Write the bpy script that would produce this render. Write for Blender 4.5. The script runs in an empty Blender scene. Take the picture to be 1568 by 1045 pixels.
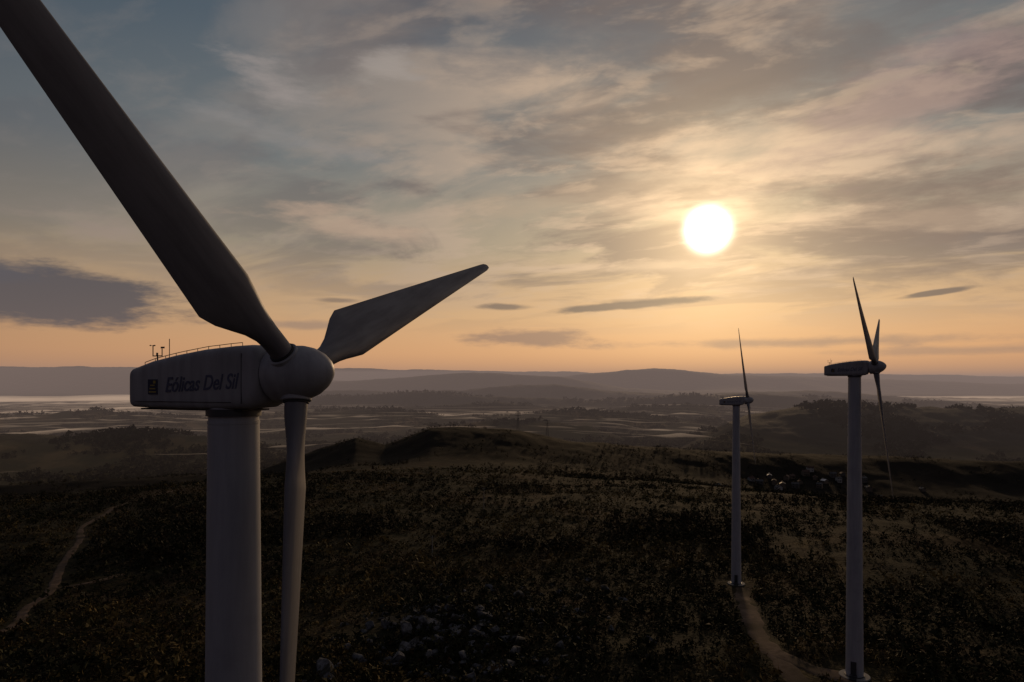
import bpy, math, numpy as np
import bmesh
from mathutils import Vector, Matrix
R_=math.radians
rng=np.random.default_rng(7)
CAMZ=50.0
scene=bpy.context.scene
scene.view_settings.view_transform='Standard'
scene.view_settings.look='None'
scene.view_settings.exposure=0
F=1045.0
def U(px): return (px-784)/F
def V(py): return (585-py)/F

# ------------------------------------------------------------ helpers
def link(o,parent=None):
    scene.collection.objects.link(o)
    if parent: o.parent=parent
    return o
def np_mesh(name,verts,faces,mat=None,smooth=False,col=None,parent=None,sharp=None):
    verts=np.asarray(verts,dtype=np.float32); faces=np.asarray(faces,dtype=np.int32)
    k=faces.shape[1]; me=bpy.data.meshes.new(name)
    me.vertices.add(len(verts)); me.vertices.foreach_set('co',verts.ravel())
    me.loops.add(faces.size); me.loops.foreach_set('vertex_index',faces.ravel())
    me.polygons.add(len(faces))
    me.polygons.foreach_set('loop_start',np.arange(0,faces.size,k,dtype=np.int32))
    me.polygons.foreach_set('loop_total',np.full(len(faces),k,dtype=np.int32))
    me.update(calc_edges=True)
    me.polygons.foreach_set('use_smooth',np.full(len(faces),smooth,dtype=bool))
    if col is not None:
        a=me.color_attributes.new('Col','FLOAT_COLOR','POINT')
        c=np.ones((len(verts),4),dtype=np.float32); c[:,:3]=col
        a.data.foreach_set('color',c.ravel())
    if sharp is not None: me.set_sharp_from_angle(angle=sharp)
    o=bpy.data.objects.new(name,me)
    if mat: me.materials.append(mat)
    return link(o,parent)
class MB:
    def __init__(s): s.v=[]; s.f=[]; s.m=[]
    def add(s,vs,fs,m=0):
        b=len(s.v); s.v+= [tuple(v) for v in vs]; s.f+=[tuple(i+b for i in f) for f in fs]; s.m+=[m]*len(fs)
    def box(s,c,d,m=0,rz=0):
        vs=[]
        for z in(-.5,.5):
            for x,y in((-.5,-.5),(.5,-.5),(.5,.5),(-.5,.5)):
                X=x*d[0];Y=y*d[1]
                vs.append((c[0]+X*math.cos(rz)-Y*math.sin(rz),c[1]+X*math.sin(rz)+Y*math.cos(rz),c[2]+z*d[2]))
        s.add(vs,[(3,2,1,0),(4,5,6,7),(0,1,5,4),(1,2,6,5),(2,3,7,6),(3,0,4,7)],m)
    def rod(s,a,b,r,r2=None,n=10,m=0):
        a=Vector(a);b=Vector(b);r2=r if r2 is None else r2
        q=(b-a).to_track_quat('Z','Y'); vs=[]
        for p,rr in((a,r),(b,r2)):
            for i in range(n):
                t=2*math.pi*i/n; vs.append(p+q@Vector((rr*math.cos(t),rr*math.sin(t),0)))
        s.add(vs,[(i,(i+1)%n,n+(i+1)%n,n+i) for i in range(n)]+[tuple(range(n-1,-1,-1)),tuple(range(n,2*n))],m)
    def loft(s,rings,m=0,cap=True):
        n=len(rings[0]); vs=[p for r in rings for p in r]; fs=[]
        for k in range(len(rings)-1):
            for i in range(n):
                j=(i+1)%n; fs.append((k*n+i,k*n+j,(k+1)*n+j,(k+1)*n+i))
        if cap: fs+=[tuple(range(n-1,-1,-1)),tuple(range((len(rings)-1)*n,len(rings)*n))]
        s.add(vs,fs,m)
    def obj(s,name,mats,parent=None,smooth=True,angle=35):
        me=bpy.data.meshes.new(name); me.from_pydata(s.v,[],s.f); 
        for m in mats: me.materials.append(m)
        me.polygons.foreach_set('material_index',s.m)
        bm=bmesh.new(); bm.from_mesh(me); bmesh.ops.recalc_face_normals(bm,faces=bm.faces); bm.to_mesh(me); bm.free()
        me.polygons.foreach_set('use_smooth',[smooth]*len(me.polygons))
        if smooth: me.set_sharp_from_angle(angle=R_(angle))
        return link(bpy.data.objects.new(name,me),parent)

def newmat(name):
    m=bpy.data.materials.new(name); m.use_nodes=True
    nt=m.node_tree; return m,nt,nt.nodes['Principled BSDF']
def nd(nt,t,**kw):
    n=nt.nodes.new(t)
    for k,v in kw.items(): setattr(n,k,v)
    return n
def setin(nt,n,i,v):
    if isinstance(v,bpy.types.NodeSocket): nt.links.new(v,n.inputs[i])
    elif v is not None: n.inputs[i].default_value=v
def M(nt,op,a,b=None,c=None,clamp=False):
    n=nd(nt,'ShaderNodeMath',operation=op,use_clamp=clamp)
    setin(nt,n,0,a); setin(nt,n,1,b)
    if c is not None: setin(nt,n,2,c)
    return n.outputs[0]
def VM(nt,op,a,b=None):
    n=nd(nt,'ShaderNodeVectorMath',operation=op); setin(nt,n,0,a); setin(nt,n,1,b)
    return n.outputs['Value'] if op in('DOT_PRODUCT','LENGTH') else n.outputs[0]
def MIX(nt,f,a,b,blend='MIX'):
    n=nd(nt,'ShaderNodeMix',data_type='RGBA',blend_type=blend)
    setin(nt,n,0,f)
    for i,v in((6,a),(7,b)):
        if isinstance(v,tuple) and len(v)==3: v=v+(1,)
        setin(nt,n,i,v)
    return n.outputs[2]
def SS(nt,v,a,b,lo=0.,hi=1.):
    n=nd(nt,'ShaderNodeMapRange',interpolation_type='SMOOTHSTEP')
    for i,x in enumerate((v,a,b,lo,hi)): setin(nt,n,i,x)
    return n.outputs[0]
def NOISE(nt,vec,scale,detail=5,rough=.55,dist=0.,out=0):
    n=nd(nt,'ShaderNodeTexNoise'); setin(nt,n,'Vector',vec); n.inputs['Scale'].default_value=scale
    n.inputs['Detail'].default_value=detail; n.inputs['Roughness'].default_value=rough; n.inputs['Distortion'].default_value=dist
    return n.outputs[out]
def COMB(nt,x,y,z=0.):
    n=nd(nt,'ShaderNodeCombineXYZ'); setin(nt,n,0,x);setin(nt,n,1,y);setin(nt,n,2,z); return n.outputs[0]
def SCALEV(nt,v,s):
    n=nd(nt,'ShaderNodeVectorMath',operation='MULTIPLY'); setin(nt,n,0,v); n.inputs[1].default_value=s; return n.outputs[0]

# ------------------------------------------------------------ numpy noise
def _h(i,j,s):
    n=(i*374761393+j*668265263+s*1442695041)&0xFFFFFFFF
    n=((n^(n>>13))*1274126177)&0xFFFFFFFF
    n=(n^(n>>16))&0xFFFFFFFF
    return (n&0xFFFFFF)/float(0xFFFFFF)
def vnoise(x,y,s=0):
    xi=np.floor(x).astype(np.int64); yi=np.floor(y).astype(np.int64)
    fx=x-xi; fy=y-yi; fx=fx*fx*fx*(fx*(fx*6-15)+10); fy=fy*fy*fy*(fy*(fy*6-15)+10)
    a=_h(xi,yi,s);b=_h(xi+1,yi,s);c=_h(xi,yi+1,s);d=_h(xi+1,yi+1,s)
    return (a*(1-fx)+b*fx)*(1-fy)+(c*(1-fx)+d*fx)*fy
def fbm(x,y,s=0,o=4,g=.5):
    t=0;a=1;w=0
    for k in range(o):
        t=t+a*(vnoise(x,y,s+k*17)-.5); w+=a; a*=g
        x,y=(x*.8-y*.6)*2.03+7.1,(x*.6+y*.8)*2.03+3.7
    return t/w*2   # about -1..1
def sst(x,a,b):
    t=np.clip((x-a)/(b-a),0,1); return t*t*(3-2*t)

# ------------------------------------------------------------ terrain (heights relative to the camera height)
PR=[(1,-49),(60,-48.6),(125,-48.6),(160,-52),(200,-56),(300,-60.5),(450,-69),(700,-87),(900,-118),(1150,-190),(1500,-255),(2500,-270),(90000,-270)]
RIDGES=[ # distance, half width, [(px,py)...], noise
 (900,150,[(-300,760),(400,725),(450,707),(490,693),(520,682),(545,673),(590,684),(620,672),(660,657),(700,655),(770,657),(850,670),(950,681),(1050,687),(1150,694),(1300,700),(1568,712),(2000,730)],4.),
 (2300,260,[(-400,662),(0,664),(120,670),(200,660),(330,670),(480,710),(3000,740)],16),
 (2900,600,[(-400,740),(900,740),(1050,676),(1150,634),(1260,618),(1400,624),(1568,630),(1900,626),(2500,640)],16),
 (3100,190,[(-400,740),(560,720),(640,656),(760,643),(900,650),(1000,690),(3000,740)],22),
 (4100,260,[(-500,636),(0,638),(150,630),(330,642),(480,632),(600,625),(700,642),(900,630),(1100,644),(1200,690),(3000,690)],30),
 (5200,260,[(-500,640),(200,636),(400,620),(560,628),(760,615),(900,630),(1050,616),(1150,636),(3000,650)],32),
 (6600,380,[(-500,650),(100,636),(300,622),(420,622),(500,609),(640,601),(780,607),(900,613),(1040,606),(1150,603),(1300,609),(1568,622),(2200,620)],36),
 (9000,600,[(-500,620),(250,620),(480,602),(700,597),(850,587),(940,598),(1060,604),(1250,599),(1400,608),(1568,610),(2200,604)],44),
 (13000,1000,[(-500,606),(300,604),(480,585),(620,577),(750,571),(860,577),(960,596),(1150,602),(1568,606),(2200,598)],50),
 (16500,1500,[(-600,560),(0,564),(120,562),(350,572),(600,588),(800,584),(900,573),(1000,566),(1110,574),(1250,578),(1400,584),(1568,588),(2200,575)],60),
 (23000,2500,[(-600,556),(0,561),(300,565),(560,564),(700,567),(800,569),(1000,576),(1200,571),(1400,575),(1568,577),(2200,570)],85),
]
ROADS=[
 ([(-150,70),(-128,110),(-112,147),(-121,170),(-127,188),(-146,222),(-166,262),(-190,302),(-206,345),(-222,385),(-232,450),(-238,520)],2.4),
 ([(-127,188),(-120,196),(-117,205)],1.8),
 ([(63,186),(58,172),(54,155),(50,140),(47,125),(46,108),(44,80),(40,40)],3.8),
 ([(47,122),(51,114),(56,111)],3.6),
]
def catmull(pts,n=14):
    P=[pts[0]]+pts+[pts[-1]]; out=[]
    for i in range(1,len(P)-2):
        p0,p1,p2,p3=[np.array(P[k],float) for k in(i-1,i,i+1,i+2)]
        for t in np.linspace(0,1,n,endpoint=False):
            out.append(.5*((2*p1)+(p2-p0)*t+(2*p0-5*p1+4*p2-p3)*t*t+(3*p1-p0-3*p2+p3)*t**3))
    out.append(np.array(pts[-1],float)); return np.array(out)
RP=[(catmull(p),w) for p,w in ROADS]
def roaddist(x,y):
    d=np.full(x.shape,1e9)
    near=(x*x+y*y)<600**2
    xs,ys=x[near],y[near]; dd=np.full(xs.shape,1e9)
    for P,w in RP:
        for k in range(0,len(P)-1,3):
            a=P[k]; b=P[min(k+3,len(P)-1)]; ab=b-a; L=ab@ab+1e-9
            t=np.clip(((xs-a[0])*ab[0]+(ys-a[1])*ab[1])/L,0,1)
            dd=np.minimum(dd,np.hypot(xs-a[0]-t*ab[0],ys-a[1]-t*ab[1])-w*.5)
    d[near]=dd; return d
SITES=[(-11.0,27.0,-49.0),(56.2,112.0,-48.3),(62.4,190.0,-56.2)]
def hgt(x,y,rd=None):
    x=np.asarray(x,float);y=np.asarray(y,float)
    r=np.hypot(x,y)
    z=np.interp(r,[p[0] for p in PR],[p[1] for p in PR])
    z=z-30*np.exp(-((x-330)/230)**2-((y-760)/260)**2)
    z=z+fbm(x/420,y/420,5,4)*sst(r,130,800)*13*(1-.6*sst(r,1500,2500))
    z=z+fbm(x/1700,y/1700,9,5)*30*sst(r,1500,3500)
    z=z+4.5*np.exp(-((x+12)/16)**2-((y-142)/14)**2)
    ay=np.abs(y)+1; u=np.clip(x/ay,-3,3); px=u*F+784
    front=(y>0)
    for D,w,cp,nz in RIDGES:
        zc=np.interp(px,[c[0] for c in cp],[(585-c[1])/F*D for c in cp])
        fn=fbm(x/(D*.08),y/(D*.08),int(D)%97,5,.55)
        zc=zc+nz*fn*.8
        g=np.exp(-np.abs((ay+D*.06*fbm(x/(D*.2)+3,y*0,3,3)-D)/w)**2.)
        zz=z+(zc-z)*g*np.where(front,1,.6)
        z=np.where(zc>z,zz,z)
    if rd is None: rd=roaddist(x,y)
    sm=sst(rd,1.,8.)
    for sx,sy,sz in SITES:
        ds=np.hypot(x-sx,y-sy); k=1-sst(ds,7,26); z=z*(1-k)+sz*k; sm=sm*(.1+.9*sst(ds,6,14))
    z=z+sm*(fbm(x/14,y/14,21,3)*.7+fbm(x/60,y/60,22,2)*2.*sst(r,60,200))
    z=z+fbm(x/110,y/110,31,4,.6)*sst(r,900,2500)*9
    return z

azs=np.concatenate([np.linspace(-52,52,780,endpoint=False),np.linspace(52,308,150,endpoint=False)])*math.pi/180
rr=np.concatenate([[4,12,25,40,55,68],np.exp(np.linspace(math.log(80),math.log(3000),520,endpoint=False)),np.exp(np.linspace(math.log(3000),math.log(45000),330))])
A,Rr=np.meshgrid(azs,rr); X=(Rr*np.sin(A)).ravel();Y=(Rr*np.cos(A)).ravel()
RD=roaddist(X,Y); Z=hgt(X,Y,RD)
na,nr=len(azs),len(rr)
i=np.arange(nr-1)[:,None]*na; j=np.arange(na)[None,:]; j2=(j+1)%na
faces=np.stack([(i+j),(i+j2),(i+na+j2),(i+na+j)],-1).reshape(-1,4)[:,::-1]
verts=np.stack([X,Y,Z+CAMZ],1)

def ground_mat():
    m,nt,b=newmat('heath_ground')
    g=nd(nt,'ShaderNodeNewGeometry').outputs['Position']
    gf=SCALEV(nt,g,(1,1,.3))
    n1=NOISE(nt,gf,.018,5,.6); n2=NOISE(nt,gf,.11,5,.65); n3=NOISE(nt,gf,.9,3,.6); n4=NOISE(nt,gf,.0035,5,.6)
    c=MIX(nt,SS(nt,n2,.35,.65),(.015,.014,.008),(.036,.032,.016))
    c=MIX(nt,SS(nt,n1,.48,.62),c,(.050,.033,.018))
    c=MIX(nt,M(nt,'MULTIPLY',SS(nt,n2,.55,.65),SS(nt,n1,.45,.6)),c,(.12,.088,.04))
    c=MIX(nt,SS(nt,n3,.35,.7,0,.55),c,(.009,.009,.006))
    vor=nd(nt,'ShaderNodeTexVoronoi'); setin(nt,vor,'Vector',VM(nt,'ADD',g,SCALEV(nt,NOISE(nt,g,.004,3,.5,0,1),(180,180,0)))); vor.inputs['Scale'].default_value=.0042
    sepc=nd(nt,'ShaderNodeSeparateColor'); nt.links.new(vor.outputs['Color'],sepc.inputs[0])
    fc=MIX(nt,sepc.outputs[0],(.02,.022,.013),(.045,.037,.025))
    fc=MIX(nt,SS(nt,n4,.38,.52),fc,(.013,.015,.010))
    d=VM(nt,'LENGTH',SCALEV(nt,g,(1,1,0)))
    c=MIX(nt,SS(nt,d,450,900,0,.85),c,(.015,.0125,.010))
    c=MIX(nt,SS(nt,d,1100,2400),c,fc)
    nt.links.new(c,b.inputs['Base Color']); b.inputs['Roughness'].default_value=.95
    b.inputs['Specular IOR Level'].default_value=.05
    bp=nd(nt,'ShaderNodeBump'); bp.inputs['Strength'].default_value=.9; bp.inputs['Distance'].default_value=.5
    nt.links.new(n3,bp.inputs['Height']); nt.links.new(bp.outputs[0],b.inputs['Normal'])
    return m
gm=ground_mat()
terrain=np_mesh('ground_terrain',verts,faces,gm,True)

def dirt_mat():
    m,nt,b=newmat('dirt_track')
    g=nd(nt,'ShaderNodeNewGeometry').outputs['Position']
    n=NOISE(nt,g,.6,6,.65); n2=NOISE(nt,g,.15,4,.6)
    c=MIX(nt,SS(nt,n,.3,.7),(.07,.05,.038),(.15,.11,.085))
    c=MIX(nt,SS(nt,n2,.45,.65,0,.85),c,(.04,.032,.02))
    nt.links.new(c,b.inputs['Base Color']); b.inputs['Roughness'].default_value=.95
    b.inputs['Specular IOR Level'].default_value=.05
    bp=nd(nt,'ShaderNodeBump'); bp.inputs['Strength'].default_value=.6; bp.inputs['Distance'].default_value=.15
    nt.links.new(n,bp.inputs['Height']); nt.links.new(bp.outputs[0],b.inputs['Normal'])
    return m
dm=dirt_mat()
for k,(P,w) in enumerate(RP):
    T=np.gradient(P,axis=0); T/=np.linalg.norm(T,axis=1)[:,None]+1e-9; Nn=np.stack([-T[:,1],T[:,0]],1)
    cs=np.linspace(-1,1,7); vs=[]
    jit=1+.6*fbm(P[:,0]/4,P[:,1]/4,50+k,3)
    for c in cs:
        q=P+Nn*(c*w*.6*jit)[:,None]; z=hgt(q[:,0],q[:,1])+CAMZ+(.14 if abs(c)<.9 else -.15)+k*.004
        vs.append(np.column_stack([q,z]))
    vs=np.array(vs); n=len(P); fs=[]
    for a in range(6):
        for q in range(n-1): fs.append((a*n+q,(a+1)*n+q,(a+1)*n+q+1,a*n+q+1))
    np_mesh('dirt_road',vs.reshape(-1,3),np.array(fs),dm,True)

# ------------------------------------------------------------ vegetation
def veg_mat():
    m,nt,b=newmat('foliage')
    a=nd(nt,'ShaderNodeAttribute',attribute_name='Col')
    nt.links.new(a.outputs['Color'],b.inputs['Base Color']); b.inputs['Roughness'].default_value=.8
    b.inputs['Specular IOR Level'].default_value=.08
    return m
vm=veg_mat()
def scatter_tris(name,px,py,size,hgtf,ntri,cols,leaf,zoff=0.):
    n=len(px); z=hgt(px,py)+CAMZ
    P=rng.normal(size=(n,ntri,3)); P/=np.linalg.norm(P,axis=2,keepdims=True); P*=(rng.random((n,ntri,1))**.4)
    lob=1+.35*np.sin(P[...,0:1]*3+rng.random((n,1,1))*6)*np.cos(P[...,1:2]*4+rng.random((n,1,1))*6)
    P=P*lob
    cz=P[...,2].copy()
    P[...,0]*=size[:,None]*.5;P[...,1]*=size[:,None]*.5;P[...,2]=(P[...,2]*.5+.5+zoff)*(size*hgtf)[:,None]
    P[...,0]+=px[:,None];P[...,1]+=py[:,None];P[...,2]+=z[:,None]-.05*size[:,None]
    off=rng.normal(size=(n,ntri,3,3)); off/=np.linalg.norm(off,axis=3,keepdims=True)
    off*=(size[:,None,None,None]*leaf)*(.6+.8*rng.random((n,ntri,1,1)))
    vs=(P[:,:,None,:]+off).reshape(-1,3)
    f=np.arange(len(vs)).reshape(-1,3)
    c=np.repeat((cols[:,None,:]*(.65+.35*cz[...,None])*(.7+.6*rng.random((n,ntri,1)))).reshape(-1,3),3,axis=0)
    return np_mesh(name,vs,f,vm,False,np.clip(c,0,1))
def samp(n,r0,r1,amax=42,p=0.):
    a=R_(1)*rng.uniform(-amax,amax,n); t=rng.random(n)
    r=np.sqrt(r0*r0+(r1*r1-r0*r0)*t) if p==0 else r0*(r1/r0)**t
    return r*np.sin(a),r*np.cos(a)
def filt(x,y,keep): return x[keep],y[keep]
x1,y1=samp(56000,60,620,p=1); 
dens=fbm(x1/35,y1/35,61,4); rd=roaddist(x1,y1)
keep=(dens+rng.random(len(x1))*.7>.02)&(rd>1.0)
for sx,sy,_ in SITES: keep&=np.hypot(x1-sx,y1-sy)>6
x1,y1=filt(x1,y1,keep)
sz=rng.uniform(.6,1.9,len(x1))*(1+np.hypot(x1,y1)/500); sz*=np.where(rng.random(len(x1))<.06,1.8,1)
pal=np.array([[.033,.036,.016],[.050,.048,.019],[.085,.066,.025],[.058,.038,.018],[.19,.13,.044],[.024,.026,.015]])
zone=fbm(x1/50,y1/50,71,3)
ci_=np.where(zone>.1,rng.choice([2,4,1,3],len(x1),p=[.35,.23,.27,.15]),rng.choice([0,1,5,3],len(x1),p=[.38,.24,.28,.10]))
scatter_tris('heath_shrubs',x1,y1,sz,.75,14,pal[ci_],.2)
x2,y2=samp(26000,230,1350,p=1)
dens=fbm(x2/70,y2/70,81,4)+.25*np.exp(-((x2-330)/260)**2-((y2-740)/280)**2)
keep=(dens+.25*(rng.random(len(x2))-.5)>.18)&(roaddist(x2,y2)>5)
x2,y2=filt(x2,y2,keep)
sz=rng.uniform(2.,4.5,len(x2)); pal2=np.array([[.028,.029,.015],[.036,.034,.017],[.020,.021,.013],[.05,.036,.019]])
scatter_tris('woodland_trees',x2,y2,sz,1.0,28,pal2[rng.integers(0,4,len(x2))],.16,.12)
x3,y3=samp(56000,1300,8500,40,p=1)
dens=fbm(x3/330,y3/330,91,5)
keep=dens>0.
x3,y3=filt(x3,y3,keep)
sz=rng.uniform(9,22,len(x3))*(1+np.hypot(x3,y3)/9000)
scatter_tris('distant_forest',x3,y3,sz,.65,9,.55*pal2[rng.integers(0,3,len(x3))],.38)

# ------------------------------------------------------------ rocks
def rock_mat():
    m,nt,b=newmat('granite')
    g=nd(nt,'ShaderNodeNewGeometry').outputs['Position']
    n=NOISE(nt,g,1.3,6,.7); n2=NOISE(nt,g,.35,4,.6)
    c=MIX(nt,SS(nt,n,.3,.7),(.06,.06,.064),(.17,.17,.18)); c=MIX(nt,SS(nt,n2,.47,.61,0,.85),c,(.022,.021,.013))
    nt.links.new(c,b.inputs['Base Color']); b.inputs['Roughness'].default_value=.95; b.inputs['Specular IOR Level'].default_value=.1
    bp=nd(nt,'ShaderNodeBump'); bp.inputs['Strength'].default_value=.8; bp.inputs['Distance'].default_value=.3
    nt.links.new(n,bp.inputs['Height']); nt.links.new(bp.outputs[0],b.inputs['Normal'])
    return m
rm=rock_mat()
bm=bmesh.new(); bmesh.ops.create_icosphere(bm,subdivisions=3,radius=1); ico=np.array([v.co[:] for v in bm.verts]); icf=np.array([[v.index for v in f.verts] for f in bm.faces]); bm.free()
RV=[];RF=[];b0=0
for k in range(260):
    if k<200: cx,cy=rng.normal(-11,10),rng.normal(129,12)
    else: cx,cy=rng.uniform(-35,30),rng.uniform(105,190)
    s=rng.uniform(.45,1.4)*(1.7 if rng.random()<.2 else 1)
    d=ico.copy()
    for q in range(13):
        nn=rng.normal(size=3); nn/=np.linalg.norm(nn); h=rng.uniform(.28,.7); e=d@nn; d=d-np.maximum(e-h,0)[:,None]*nn
    d=d*np.array([rng.uniform(.9,2.0),rng.uniform(.8,1.5),rng.uniform(.7,1.3)])*s
    a=rng.random()*6.28; d[:,:2]=d[:,:2]@np.array([[math.cos(a),-math.sin(a)],[math.sin(a),math.cos(a)]])
    d+=np.array([cx,cy,float(hgt(np.array([cx]),np.array([cy]))[0])+CAMZ+.12*s])
    RV.append(d);RF.append(icf+b0);b0+=len(d)
np_mesh('rock_outcrop',np.vstack(RV),np.vstack(RF),rm,False)

# ------------------------------------------------------------ turbines
def paint(name,c1,c2,rough=.45):
    m,nt,b=newmat(name)
    tc=nd(nt,'ShaderNodeTexCoord').outputs['Object']
    n=NOISE(nt,SCALEV(nt,tc,(2.2,2.2,.25)),1.2,6,.6); n2=NOISE(nt,tc,.5,4,.6)
    c=MIX(nt,SS(nt,n,.3,.75),c1,c2); c=MIX(nt,SS(nt,n2,.5,.75,0,.4),c,tuple(v*.75 for v in c2))
    nt.links.new(c,b.inputs['Base Color'])
    nt.links.new(SS(nt,n,.2,.8,rough-.08,rough+.15),b.inputs['Roughness'])
    return m
towerm=paint('tower_paint',(.35,.36,.395),(.29,.30,.335),.5)
nacm=paint('nacelle_paint',(.34,.345,.37),(.26,.262,.28),.5)
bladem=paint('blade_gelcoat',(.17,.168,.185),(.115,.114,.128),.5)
def plain(name,c,rough=.6,metal=0.):
    m,nt,b=newmat(name)
    tc=nd(nt,'ShaderNodeTexCoord').outputs['Object']
    n=NOISE(nt,tc,3.,4,.6)
    nt.links.new(MIX(nt,n,tuple(v*.8 for v in c),tuple(min(1,v*1.2) for v in c)),b.inputs['Base Color'])
    b.inputs['Roughness'].default_value=rough; b.inputs['Metallic'].default_value=metal
    return m
darkm=plain('dark_steel',(.04,.04,.045),.5); rubber=plain('rubber_seal',(.02,.02,.02),.7)
concm=plain('concrete',(.25,.24,.22),.9); inkm=plain('lettering_paint',(.08,.09,.15),.6)
logob=plain('logo_navy',(.02,.025,.06),.6); logoy=plain('logo_yellow',(.4,.3,.06),.6)

def blade(parent,th,idx,tilt,R=21.0,hubx=3.06,pitch=0):
    mb=MB(); rings=[]; n=40
    st=[.75,1.0,1.35,1.7,2.1,2.6,3.1,3.6,4.0,4.2,4.4,5.0,6,7,8.5,10,12,14,16,17.5,19,20,20.5,20.8,20.95]
    CM=2.25
    for r in st:
        t=min(1,max(0,(r-1.6)/2.6)); c=.86+(CM-.86)*t
        if r>4.2: c=CM+(.55-CM)*(r-4.2)/(20.-4.2)
        if r>20: c=.55*math.sqrt(max(.02,1-((r-20)/1.0)**2))
        bl=min(1,max(0,(r-1.35)/2.4)); bl=bl*bl*(3-2*bl)
        th_=np.interp(r,[1,4,8,14,21],[.5,.24,.19,.15,.12])
        tw=R_(np.interp(r,[1,4,8,14,21],[13,11,10,10,10])+pitch)
        ring=[]
        for k in range(n):
            a=2*math.pi*k/n; xc=(1+math.cos(a))/2
            yt=5*th_*(.2969*math.sqrt(xc)-.126*xc-.3516*xc**2+.2843*xc**3-.1036*xc**4)*c
            q=(xc-.30)*c; w=(yt if math.sin(a)>0 else -yt*.75)+.02*c*math.sin(math.pi*xc)
            q0=.42*math.cos(a); w0=.42*math.sin(a)
            q=q0*(1-bl)+q*bl; w=w0*(1-bl)+w*bl
            cone=(r/21)**2*.15
            ring.append((-q*math.sin(tw)+w*math.cos(tw)+cone,-q*math.cos(tw)-w*math.sin(tw),r))
        rings.append(ring)
    mb.loft(rings)
    o=mb.obj('blade_%d'%idx,[bladem],parent,True,50)
    mt=Matrix.Translation((hubx,0,0))@Matrix.Rotation(-tilt,4,'Y')@Matrix.Rotation(-R_(th),4,'X')
    o.matrix_local=mt
    c=MB(); ringp=lambda z,r:[(r*math.cos(2*math.pi*k/36),r*math.sin(2*math.pi*k/36),z) for k in range(36)]
    c.loft([ringp(.7,.56),ringp(1.03,.56),ringp(1.06,.53),ringp(1.06,.44)])
    c2=MB(); c2.loft([ringp(1.0,.47),ringp(1.14,.47),ringp(1.15,.43)])
    for q,nm,mm in((c,'blade_root_collar_%d'%idx,nacm),(c2,'blade_root_seal_%d'%idx,rubber)):
        k=q.obj(nm,[mm],parent); k.matrix_local=mt

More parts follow.
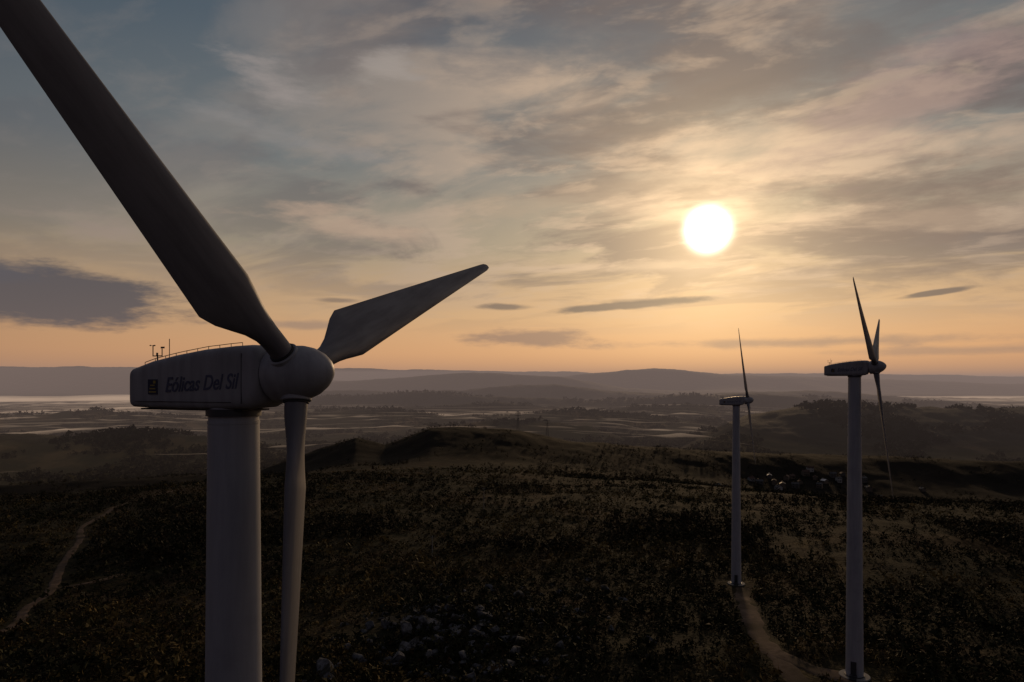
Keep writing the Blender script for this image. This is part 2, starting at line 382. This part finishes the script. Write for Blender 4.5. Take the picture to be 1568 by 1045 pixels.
def turbine(x,y,basez,hubz,yaw,thetas,tilt=5,pitch=10):
    e=bpy.data.objects.new('wind_turbine',None); link(e); e.empty_display_size=3
    e.location=(x,y,hubz+CAMZ); e.rotation_euler=(0,0,R_(yaw))
    H=hubz-basez; tl=R_(tilt)
    mb=MB(); n=72
    def ring(z,r): return [(r*math.cos(2*math.pi*k/n),r*math.sin(2*math.pi*k/n),z) for k in range(n)]
    top=-1.62; rt=.96; rb=1.36
    rad=lambda z: rt+(rb-rt)*((top-z)/(H+top))
    rings=[ring(-H-.6,rb)]
    for s in (-H+16,-H+32):
        rings+=[ring(s-.03,rad(s)),ring(s-.02,rad(s)-.012),ring(s+.02,rad(s)-.012),ring(s+.03,rad(s))]
    rings+=[ring(top-.35,rad(top)),ring(top-.34,.975),ring(top-.24,.975),ring(top-.23,.94),ring(top+.3,.94)]
    mb.loft(rings); mb.obj('tower',[towerm],e)
    f=MB(); f.loft([ring(-H-1.2,2.35),ring(-H+.15,2.35),ring(-H+.22,2.28)]); f.obj('foundation',[concm],e)
    f=MB(); f.loft([ring(-H+.2,1.5),ring(-H+.34,1.5)]); f.obj('base_flange',[darkm],e)
    f=MB(); f.box((0,-1.36,-H+1.75),(.85,.14,2.1)); 
    for k in range(4): f.box((0,-1.6-.27*(3-k),-H+.3+.14*k),(1.1,.27,.1))
    f.obj('door_and_steps',[darkm],e)
    mb=MB()
    def sec(s,zb,zt,hw,ex,n=64):
        o=[]; zc=(zb+zt)/2; hh=(zt-zb)/2
        for k in range(n):
            a=2*math.pi*k/n; ca,sa=math.cos(a),math.sin(a)
            o.append((s,hw*math.copysign(abs(ca)**(2/ex),ca),zc+hh*math.copysign(abs(sa)**(2/ex),sa)))
        return o
    S=[(-4.40,-1.2,.04,.86,7),(-4.46,-1.27,.12,.93,7),(-4.45,-1.31,.18,.97,8),(-4.35,-1.35,.24,1.0,8),(-3.3,-1.38,.53,1.04,8),(-2.0,-1.40,.76,1.06,8),(-.6,-1.40,.95,1.07,8),(.8,-1.38,1.06,1.07,7),(1.5,-1.32,1.09,1.07,6),(1.85,-1.2,1.07,1.06,4),(2.0,-1.10,1.04,1.04,2.6),(2.08,-1.02,1.0,1.0,2)]
    mb.loft([sec(*q) for q in S]); mb.obj('nacelle',[nacm],e,True,40)
    mb=MB()
    mb.box((-1.5,0,-1.41),(5.2,1.5,.06)); mb.box((-1.6,-1.066,-1.1),(4.9,.02,.022)); mb.box((1.35,-1.07,-.2),(.022,.02,1.9))
    mb.obj('panel_seams',[rubber],e,False)
    yb=MB(); yb.loft([ring(-1.66,1.03),ring(-1.38,1.03)]); yb.obj('yaw_ring',[darkm],e)
    mb=MB(); pr=[(-.98,.84),(-.97,.98),(-.9,1.04),(-.5,1.07),(-.1,1.07),(.35,1.02),(.75,.90),(1.1,.70),(1.35,.47),(1.5,.25),(1.56,.08)]
    mb.loft([[(s,r*math.cos(2*math.pi*k/64),r*math.sin(2*math.pi*k/64)) for k in range(64)] for s,r in pr])
    o=mb.obj('hub_spinner',[nacm],e,True,60); o.matrix_local=Matrix.Translation((3.06,0,0))@Matrix.Rotation(-tl,4,'Y')
    for i_,t in enumerate(thetas): blade(e,t,i_+1,tl,pitch=pitch)
    topz=lambda s: float(np.interp(s,[-4.4,-3.3,-2.0,-.6,.8,1.5],[.24,.53,.76,.95,1.06,1.09]))
    mb=MB()
    for sy in(-.72,):
        ss=np.linspace(-3.9,1.1,10)
        for k in range(len(ss)-1):
            mb.rod((ss[k],sy,topz(ss[k])+.1),(ss[k+1],sy,topz(ss[k+1])+.1),.015,n=6)
        for s in ss: mb.rod((s,sy,topz(s)-.1),(s,sy,topz(s)+.1),.013,n=6)
    mb.obj('roof_rail',[darkm],e)
    mb=MB(); s=-3.7; z0=topz(s)
    mb.rod((s,-.3,z0-.1),(s,-.3,z0+.32),.03); mb.rod((s-.25,-.3,z0+.32),(s+.25,-.3,z0+.32),.022)
    mb.rod((s-.25,-.3,z0+.3),(s-.25,-.3,z0+.75),.02); mb.rod((s+.25,-.3,z0+.3),(s+.25,-.3,z0+.62),.02)
    mb.rod((s+.1,.2,z0-.1),(s+.1,.2,z0+1.05),.016)
    for k in range(3):
        a=k*2.1; mb.rod((s-.25,-.3,z0+.75),(s-.25+.11*math.cos(a),-.3+.11*math.sin(a),z0+.75),.01,n=6); mb.rod((s-.25+.08*math.cos(a),-.3+.08*math.sin(a),z0+.75),(s-.25+.13*math.cos(a),-.3+.13*math.sin(a),z0+.75),.03,.015)
    mb.box((s+.28,-.3,z0+.66),(.2,.02,.07))
    mb.rod((s-.02,-.3,z0+.3),(s-.02,-.3,z0+.45),.04)
    mb.obj('weather_instruments',[darkm],e)
    cu=bpy.data.curves.new('lettering','FONT'); cu.body='E\u00f3licas Del Sil'; cu.size=.82; cu.shear=.35; cu.extrude=.006; cu.offset=.012; cu.align_x='LEFT'
    cu.materials.append(inkm)
    t=bpy.data.objects.new('lettering',cu); link(t,e); t.rotation_euler=(R_(90),R_(-2.5),0); t.location=(-2.45,-1.078,-.72); t.scale=(.78,1,1)
    lg=MB(); lg.box((-3.1,-1.055,-.52),(.5,.03,.60),0)
    for k in range(3): lg.box((-3.1,-1.073,-.72+.13*k),(.38-.08*k,.01,.045),1)
    lg.box((-3.0,-1.073,-.33),(.13,.01,.11),1)
    lg.obj('logo_plate',[logob,logoy],e,False)
    return e
turbine(-11.0,27.0,-49.0,.32,-21,[-46,70,190],5,10)
turbine(56.2,112.0,-48.3,2.4,-33,[-53,64,187],7.,4)
turbine(62.4,190.0,-56.2,-5.1,-20,[-20,-140,100],7,4)

# ------------------------------------------------------------ village
wallms=[plain('render_white',(.40,.38,.35),.9),plain('stone_wall',(.11,.10,.088),.95),plain('render_ochre',(.16,.125,.09),.9)]
roofms=[plain('roof_slate',(.04,.04,.045),.6),plain('roof_tile',(.07,.036,.026),.85),plain('roof_metal_glint',(.5,.51,.53),.3,.5)]  # metal roof kept light-coloured: sun glint put into its colour
glass=plain('window_glass',(.03,.035,.04),.15)
def house(x,y,rz,L,W,H,wm,rm_):
    z=float(hgt(np.array([x]),np.array([y]))[0])+CAMZ
    mb=MB(); hr=W*.28
    vs=[(-L/2,-W/2,-2),(L/2,-W/2,-2),(L/2,W/2,-2),(-L/2,W/2,-2),(-L/2,-W/2,H),(L/2,-W/2,H),(L/2,W/2,H),(-L/2,W/2,H),(-L/2,0,H+hr),(L/2,0,H+hr)]
    mb.add(vs,[(0,1,5,4),(2,3,7,6),(1,2,6,9,5),(3,0,4,8,7)])
    o=mb.obj('village_house',[wm],None,False); o.location=(x,y,z); o.rotation_euler=(0,0,rz)
    r=MB()
    for s in(-1,1):
        a=.4; p=[(-L/2-a,0,H+hr+.05),(L/2+a,0,H+hr+.05),(L/2+a,s*(W/2+a),H-.2),(-L/2-a,s*(W/2+a),H-.2)]
        r.add(p+[(q[0],q[1],q[2]+.22) for q in p],[(0,1,2,3),(4,5,6,7),(0,1,5,4),(1,2,6,5),(2,3,7,6),(3,0,4,7)])
    r.box((L*.25,.4,H+hr+.4),(.7,.7,1.4)); r.obj('roof',[rm_],o,False)
    w=MB()
    for s in(-1,1):
        for k in range(max(2,int(L/3))):
            xx=-L/2+L*(k+.5)/max(2,int(L/3))
            for zz in ([1.5] if H<4 else [1.5,4.2]): w.box((xx,s*(W/2+.01),zz),(1.,.06,1.2))
    w.obj('windows',[glass],o,False)
    d=MB(); d.box((.3,-W/2-.03,1.05),(1.1,.08,2.1)); d.obj('door',[darkm],o,False)
hp=[(1098,752),(1108,766),(1150,736),(1163,741),(1185,742),(1198,746),(1204,736),(1212,733),(1192,752),(1225,741),(1240,722),(1248,735),(1262,740),(1275,731),(1284,738),(1290,729),(1233,728),(1330,752),(1345,765),(1370,780),(1322,738),(1390,768),(1440,810),(1452,812),(1500,800),(1178,732),(1218,748),(1255,748),(1305,742),(1412,752)]
for q,(a,b) in enumerate(hp):
    u=U(a)
    ys=np.arange(560,1000,4.0); hh=hgt(u*ys,ys); k=np.argmin(np.abs(hh/ys-V(b))); yy=ys[k]; xx=u*yy
    far=a>1300
    house(xx,yy,rng.uniform(0,3.14),rng.uniform(5.5,8.),rng.uniform(4.5,6),rng.choice([2.8,4.4]),wallms[1+q%2] if far else wallms[rng.integers(0,3)],roofms[0 if far else [0,0,1,2][rng.integers(0,4)]])

def pole(x,y,h):
    z=float(hgt(np.array([x]),np.array([y]))[0])+CAMZ
    mb=MB(); mb.rod((0,0,-.5),(0,0,h),.16,.1); mb.rod((-.9,0,h-.5),(.9,0,h-.5),.06); 
    for s in(-.8,0,.8): mb.rod((s,0,h-.5),(s,0,h-.15),.05)
    o=mb.obj('utility_pole',[concm]); o.location=(x,y,z)
pole(U(741)*330,330,11); pole(U(662)*225,225,7); pole(U(1320)*420,420,10)
def pylon(mx,my,sc):
    z=float(hgt(np.array([mx]),np.array([my]))[0])+CAMZ
    mb=MB()
    for lv in range(8):
        w0=3.2*(1-lv/8.5);w1=3.2*(1-(lv+1)/8.5);z0=lv*5;z1=z0+5
        for sx,sy in((-1,-1),(1,-1),(1,1),(-1,1)):
            mb.rod((sx*w0,sy*w0,z0),(sx*w1,sy*w1,z1),.26,n=4)
            mb.rod((sx*w0,sy*w0,z0),(-sy*w1,sx*w1,z1),.13,n=4)
    for z_ in(28,34,39): mb.rod((-6,0,z_),(6,0,z_),.3,n=4)
    o=mb.obj('electricity_pylon',[darkm]); o.location=(mx,my,z); o.scale=(sc,sc,sc)
pylon(8,915.,.6); pylon(U(838)*940,940.,.65)

# ------------------------------------------------------------ haze & valley mist (absorbing volumes; their emission stands in for scattered sunlight)
def volmat(name,sig,col):
    m=bpy.data.materials.new(name); m.use_nodes=True; nt=m.node_tree; nt.nodes.clear()
    out=nd(nt,'ShaderNodeOutputMaterial'); ab=nd(nt,'ShaderNodeVolumeAbsorption'); ab.inputs['Color'].default_value=(0,0,0,1); ab.inputs['Density'].default_value=sig
    em=nd(nt,'ShaderNodeEmission'); em.inputs[0].default_value=(*col,1); em.inputs[1].default_value=sig
    ad=nd(nt,'ShaderNodeAddShader'); nt.links.new(ab.outputs[0],ad.inputs[0]); nt.links.new(em.outputs[0],ad.inputs[1]); nt.links.new(ad.outputs[0],out.inputs['Volume'])
    m.cycles.homogeneous_volume=True
    return m
mb=MB(); mb.box((0,0,0),(88000,43000,900)); o=mb.obj('air_haze',[volmat('haze_air',1/18000,(.27,.20,.175))],None,False); o.location=(0,22900,CAMZ-130)
ang=np.linspace(-48,48,260)*math.pi/180; rad=np.exp(np.linspace(math.log(1150),math.log(12500),170))
A,Q=np.meshgrid(ang,rad); xm=Q*np.sin(A); ym=Q*np.cos(A)
def mistbody(base,a1,l1,a2,l2,sd,mat,r0,r1):
    um=xm/ym
    top=base+fbm(xm/l1,ym/(l1*.7),101,2,.5)*a1+fbm(xm/l2,ym/(l2*.8),sd+9,3)*a2-22*sst(Q,3800,7500)+14*sst(-um,.3,.6)*sst(Q,3800,5000)
    top=top-60*sst(um,.24,.5)*(1-sst(Q,4500,7000))
    edge=np.minimum(sst(Q,r0,r0*1.3),1-sst(Q,r1*.8,r1)); top=-330+(top+330)*edge
    na2,nr2=len(ang),len(rad)
    T=np.stack([xm,ym,top+CAMZ],-1).reshape(-1,3); B=T.copy(); B[:,2]=-345+CAMZ
    i=np.arange(nr2-1)[:,None]*na2; j=np.arange(na2-1)[None,:]
    ft=np.stack([i+j,i+j+1,i+na2+j+1,i+na2+j],-1).reshape(-1,4)[:,::-1]; nv=len(T); fb=(ft[:,::-1]+nv)
    sides=[]
    for k in range(na2-1): sides.append((k,k+1,nv+k+1,nv+k)[::-1]); b_=(nr2-1)*na2; sides.append((b_+k,b_+k+1,nv+b_+k+1,nv+b_+k))
    for k in range(nr2-1): sides.append((k*na2,(k+1)*na2,nv+(k+1)*na2,nv+k*na2)); e_=na2-1; sides.append((k*na2+e_,(k+1)*na2+e_,nv+(k+1)*na2+e_,nv+k*na2+e_)[::-1])
    np_mesh('valley_mist',np.vstack([T,B]),np.vstack([ft,fb,np.array(sides)]),mat)
mc=(.50,.35,.24)
for k,(b_,inv,a2) in enumerate([(-170,6000,6),(-184,3600,8),(-196,2300,11),(-208,1500,15),(-220,950,19)]):
    mistbody(b_,38,1700,a2,400-k*45,101+k*13,volmat('mist_%d'%k,1/inv,mc),1150+k*15,12500-k*60)

# ------------------------------------------------------------ world
w=bpy.data.worlds.new('World'); scene.world=w; w.use_nodes=True; nt=w.node_tree; nt.nodes.clear()
S=Vector((U(1084),1,V(352))).normalized()
sel=math.asin(S.z); saz=math.atan2(S.x,S.y)
D=VM(nt,'NORMALIZE',nd(nt,'ShaderNodeTexCoord').outputs['Generated'])
sp=nd(nt,'ShaderNodeSeparateXYZ'); nt.links.new(D,sp.inputs[0]); x,y,z=sp.outputs
el=M(nt,'ARCSINE',z); az=M(nt,'ARCTAN2',x,y)
rp=nd(nt,'ShaderNodeValToRGB'); nt.links.new(M(nt,'DIVIDE',el,.8,clamp=True),rp.inputs[0])
stops=[(0,(.76,.345,.14)),(.05,(.78,.40,.175)),(.12,(.62,.385,.205)),(.24,(.33,.28,.21)),(.38,(.163,.182,.19)),(.58,(.080,.114,.148)),(1,(.05,.07,.10))]
cr=rp.color_ramp
cr.elements[0].color=(*stops[0][1],1); cr.elements[1].color=(*stops[-1][1],1)
for p,c in stops[1:-1]:
    e_=cr.elements.new(p); e_.color=(*c,1)
hl=M(nt,'SQRT',M(nt,'ADD',M(nt,'MULTIPLY',x,x),M(nt,'MULTIPLY',y,y)))
sh=math.hypot(S.x,S.y)
ch=M(nt,'DIVIDE',M(nt,'ADD',M(nt,'MULTIPLY',x,S.x/sh),M(nt,'MULTIPLY',y,S.y/sh)),M(nt,'MAXIMUM',hl,.001))
azf=SS(nt,ch,-.25,1.12,.13,1.0)
col=MIX(nt,1.,rp.outputs[0],COMB(nt,azf,azf,M(nt,'MULTIPLY_ADD',azf,.82,.15)),'MULTIPLY')
gam=M(nt,'ARCCOSINE',M(nt,'MINIMUM',VM(nt,'DOT_PRODUCT',D,tuple(S)),.999999))
def EXPN(k): return M(nt,'EXPONENT',M(nt,'MULTIPLY',gam,-1/R_(k)))
def addc(c,f,rgb):
    return MIX(nt,1.,c,COMB(nt,*[M(nt,'MULTIPLY',f,v) for v in rgb]),'ADD')
wide=EXPN(11); 
col=addc(col,wide,(.30,.17,.062))
# clouds
zz=M(nt,'ADD',M(nt,'MAXIMUM',z,0.),.12)
cx=M(nt,'DIVIDE',x,zz); cy=M(nt,'DIVIDE',y,zz)
al=M(nt,'ADD',M(nt,'MULTIPLY',cx,-.90),M(nt,'MULTIPLY',cy,.43)); ac=M(nt,'ADD',M(nt,'MULTIPLY',cx,.43),M(nt,'MULTIPLY',cy,.90))
cv=COMB(nt,M(nt,'MULTIPLY',al,.88),M(nt,'MULTIPLY',ac,1.4),.3)
nA=NOISE(nt,cv,1.5,7,.55,.35); nB=NOISE(nt,VM(nt,'ADD',cv,(5.2,3.1,1.7)),1.25,7,.56,.45); nC=NOISE(nt,VM(nt,'ADD',cv,(1.2,8.1,4.7)),4.0,5,.59,.3)
cov=SS(nt,M(nt,'ADD',az,M(nt,'MULTIPLY',nB,.3)),-.40,.32,.24,1.)
lowf=SS(nt,el,.05,.2)
lightc=MIX(nt,EXPN(20),(.215,.195,.19),(.98,.66,.40))
fA=M(nt,'MULTIPLY',M(nt,'MULTIPLY',SS(nt,nA,.45,.61),lowf),M(nt,'MULTIPLY',cov,.8))
col=MIX(nt,fA,col,lightc)
fB=M(nt,'MULTIPLY',M(nt,'MULTIPLY',SS(nt,nB,.45,.59),lowf),M(nt,'MULTIPLY',cov,.88))
col=MIX(nt,fB,col,MIX(nt,wide,(.092,.086,.098),(.33,.225,.16)))
fC=M(nt,'MULTIPLY',M(nt,'MULTIPLY',SS(nt,nC,.50,.66),lowf),M(nt,'MULTIPLY',cov,.45))
col=MIX(nt,fC,col,lightc)
# separate clouds, placed by compass bearing and elevation
dv=COMB(nt,M(nt,'MULTIPLY',az,9.),M(nt,'MULTIPLY',el,34.),0.)
w1=M(nt,'SUBTRACT',NOISE(nt,dv,1.0,5,.62),.5); w2=M(nt,'SUBTRACT',NOISE(nt,VM(nt,'ADD',dv,(9.,4.,2.)),2.2,4,.6),.5)
def blob(px,py,hx,hy,c,st,warp=1.,soft=.55,slope=0.):
    global col
    u,v=U(px),V(py); a0=math.atan(u); e0=math.atan(v*math.cos(a0)); wa=hx/F*math.cos(a0)**2; we=hy/F*math.cos(a0)
    da=M(nt,'SUBTRACT',az,a0); de=M(nt,'SUBTRACT',M(nt,'SUBTRACT',el,e0),M(nt,'MULTIPLY',da,slope))
    q=VM(nt,'LENGTH',COMB(nt,M(nt,'DIVIDE',M(nt,'ADD',da,M(nt,'MULTIPLY',w2,wa*.4)),wa),M(nt,'DIVIDE',de,we),0.))
    q=M(nt,'ADD',q,M(nt,'MULTIPLY',w1,warp*2.2))
    f=SS(nt,q,1-soft,1+soft*.4,st,0.)
    col=MIX(nt,f,col,c)
G=(.12,.095,.09)
blob(1450,320,270,90,(.21,.148,.12),.65,1.5,1.)
blob(1360,295,170,30,(.16,.118,.105),.6,1.7,1.)
blob(1430,120,220,70,(.30,.205,.20),.45,1.8,1.,.3)
blob(1330,190,240,34,(.40,.285,.23),.45,1.8,1.,.3)
blob(1300,80,260,30,(.12,.11,.115),.5,1.8,1.,.3)
blob(1050,175,200,34,(.18,.14,.12),.6,1.7,.9,.15)
blob(850,70,260,50,(.11,.118,.135),.55,1.5,1.)
blob(405,122,62,26,(.33,.285,.265),.65,1.8,1.,-.2)
blob(596,103,52,24,(.36,.31,.275),.65,1.8,1.)
blob(520,345,110,24,(.48,.34,.245),.65,1.7,.95,-.1)
blob(430,205,170,16,(.25,.235,.23),.5,1.6,.95,-.15)
blob(150,350,120,22,(.32,.24,.20),.55,1.6,.95)
blob(900,300,210,28,(.44,.32,.22),.4,1.6,.95,.1)
blob(70,452,270,46,(.080,.074,.085),.93,.75,.35,-.03)
blob(-40,410,120,26,(.095,.088,.10),.8,1.,.5)
blob(470,498,70,8,(.25,.18,.15),.6,1.,.7)
blob(962,468,118,7,G,.9,.7,.4,.07)
blob(1000,461,85,5,G,.6,.7,.6)
blob(768,470,46,6,G,.8,.8,.5)
blob(515,460,34,4,G,.6,.8,.6)
blob(815,518,105,14,(.27,.17,.13),.8,1.3,.7)
blob(1428,449,62,5,G,.85,.6,.4,.1)
blob(1010,408,95,9,(.78,.55,.34),.5,1.2,.9)
blob(1250,524,330,8,(.28,.19,.15),.65,1.3,.9)
blob(1480,536,200,8,(.25,.18,.15),.5,1.3,.9)
col=addc(col,EXPN(4.6),(.70,.49,.25))
disc=M(nt,'EXPONENT',M(nt,'MULTIPLY',M(nt,'POWER',M(nt,'DIVIDE',gam,R_(1.6)),4.),-1.))
col=addc(col,disc,(4.,3.6,2.9))
bg=nd(nt,'ShaderNodeBackground'); nt.links.new(col,bg.inputs[0]); bg.inputs[1].default_value=1.
sky=nd(nt,'ShaderNodeTexSky',sky_type='NISHITA'); sky.sun_disc=False; sky.sun_elevation=sel; sky.sun_rotation=saz; sky.dust_density=3.
bg2=nd(nt,'ShaderNodeBackground'); nt.links.new(sky.outputs[0],bg2.inputs[0]); bg2.inputs[1].default_value=.002
ad=nd(nt,'ShaderNodeAddShader'); nt.links.new(bg.outputs[0],ad.inputs[0]); nt.links.new(bg2.outputs[0],ad.inputs[1])
out=nd(nt,'ShaderNodeOutputWorld'); nt.links.new(ad.outputs[0],out.inputs[0])

l=bpy.data.lights.new('sun','SUN'); l.energy=.9; l.angle=R_(2.5); l.color=(1,.66,.36)
lo=bpy.data.objects.new('sun',l); link(lo); lo.rotation_euler=S.to_track_quat('Z','Y').to_euler()
lo.location=(100,300,300)

cam=bpy.data.cameras.new('camera'); cam.lens=24; cam.sensor_width=36; cam.shift_y=62.5/1568; cam.clip_end=150000; cam.clip_start=.1
co=bpy.data.objects.new('camera',cam); link(co); co.location=(0,0,CAMZ); co.rotation_euler=(R_(90),0,0)
scene.camera=co
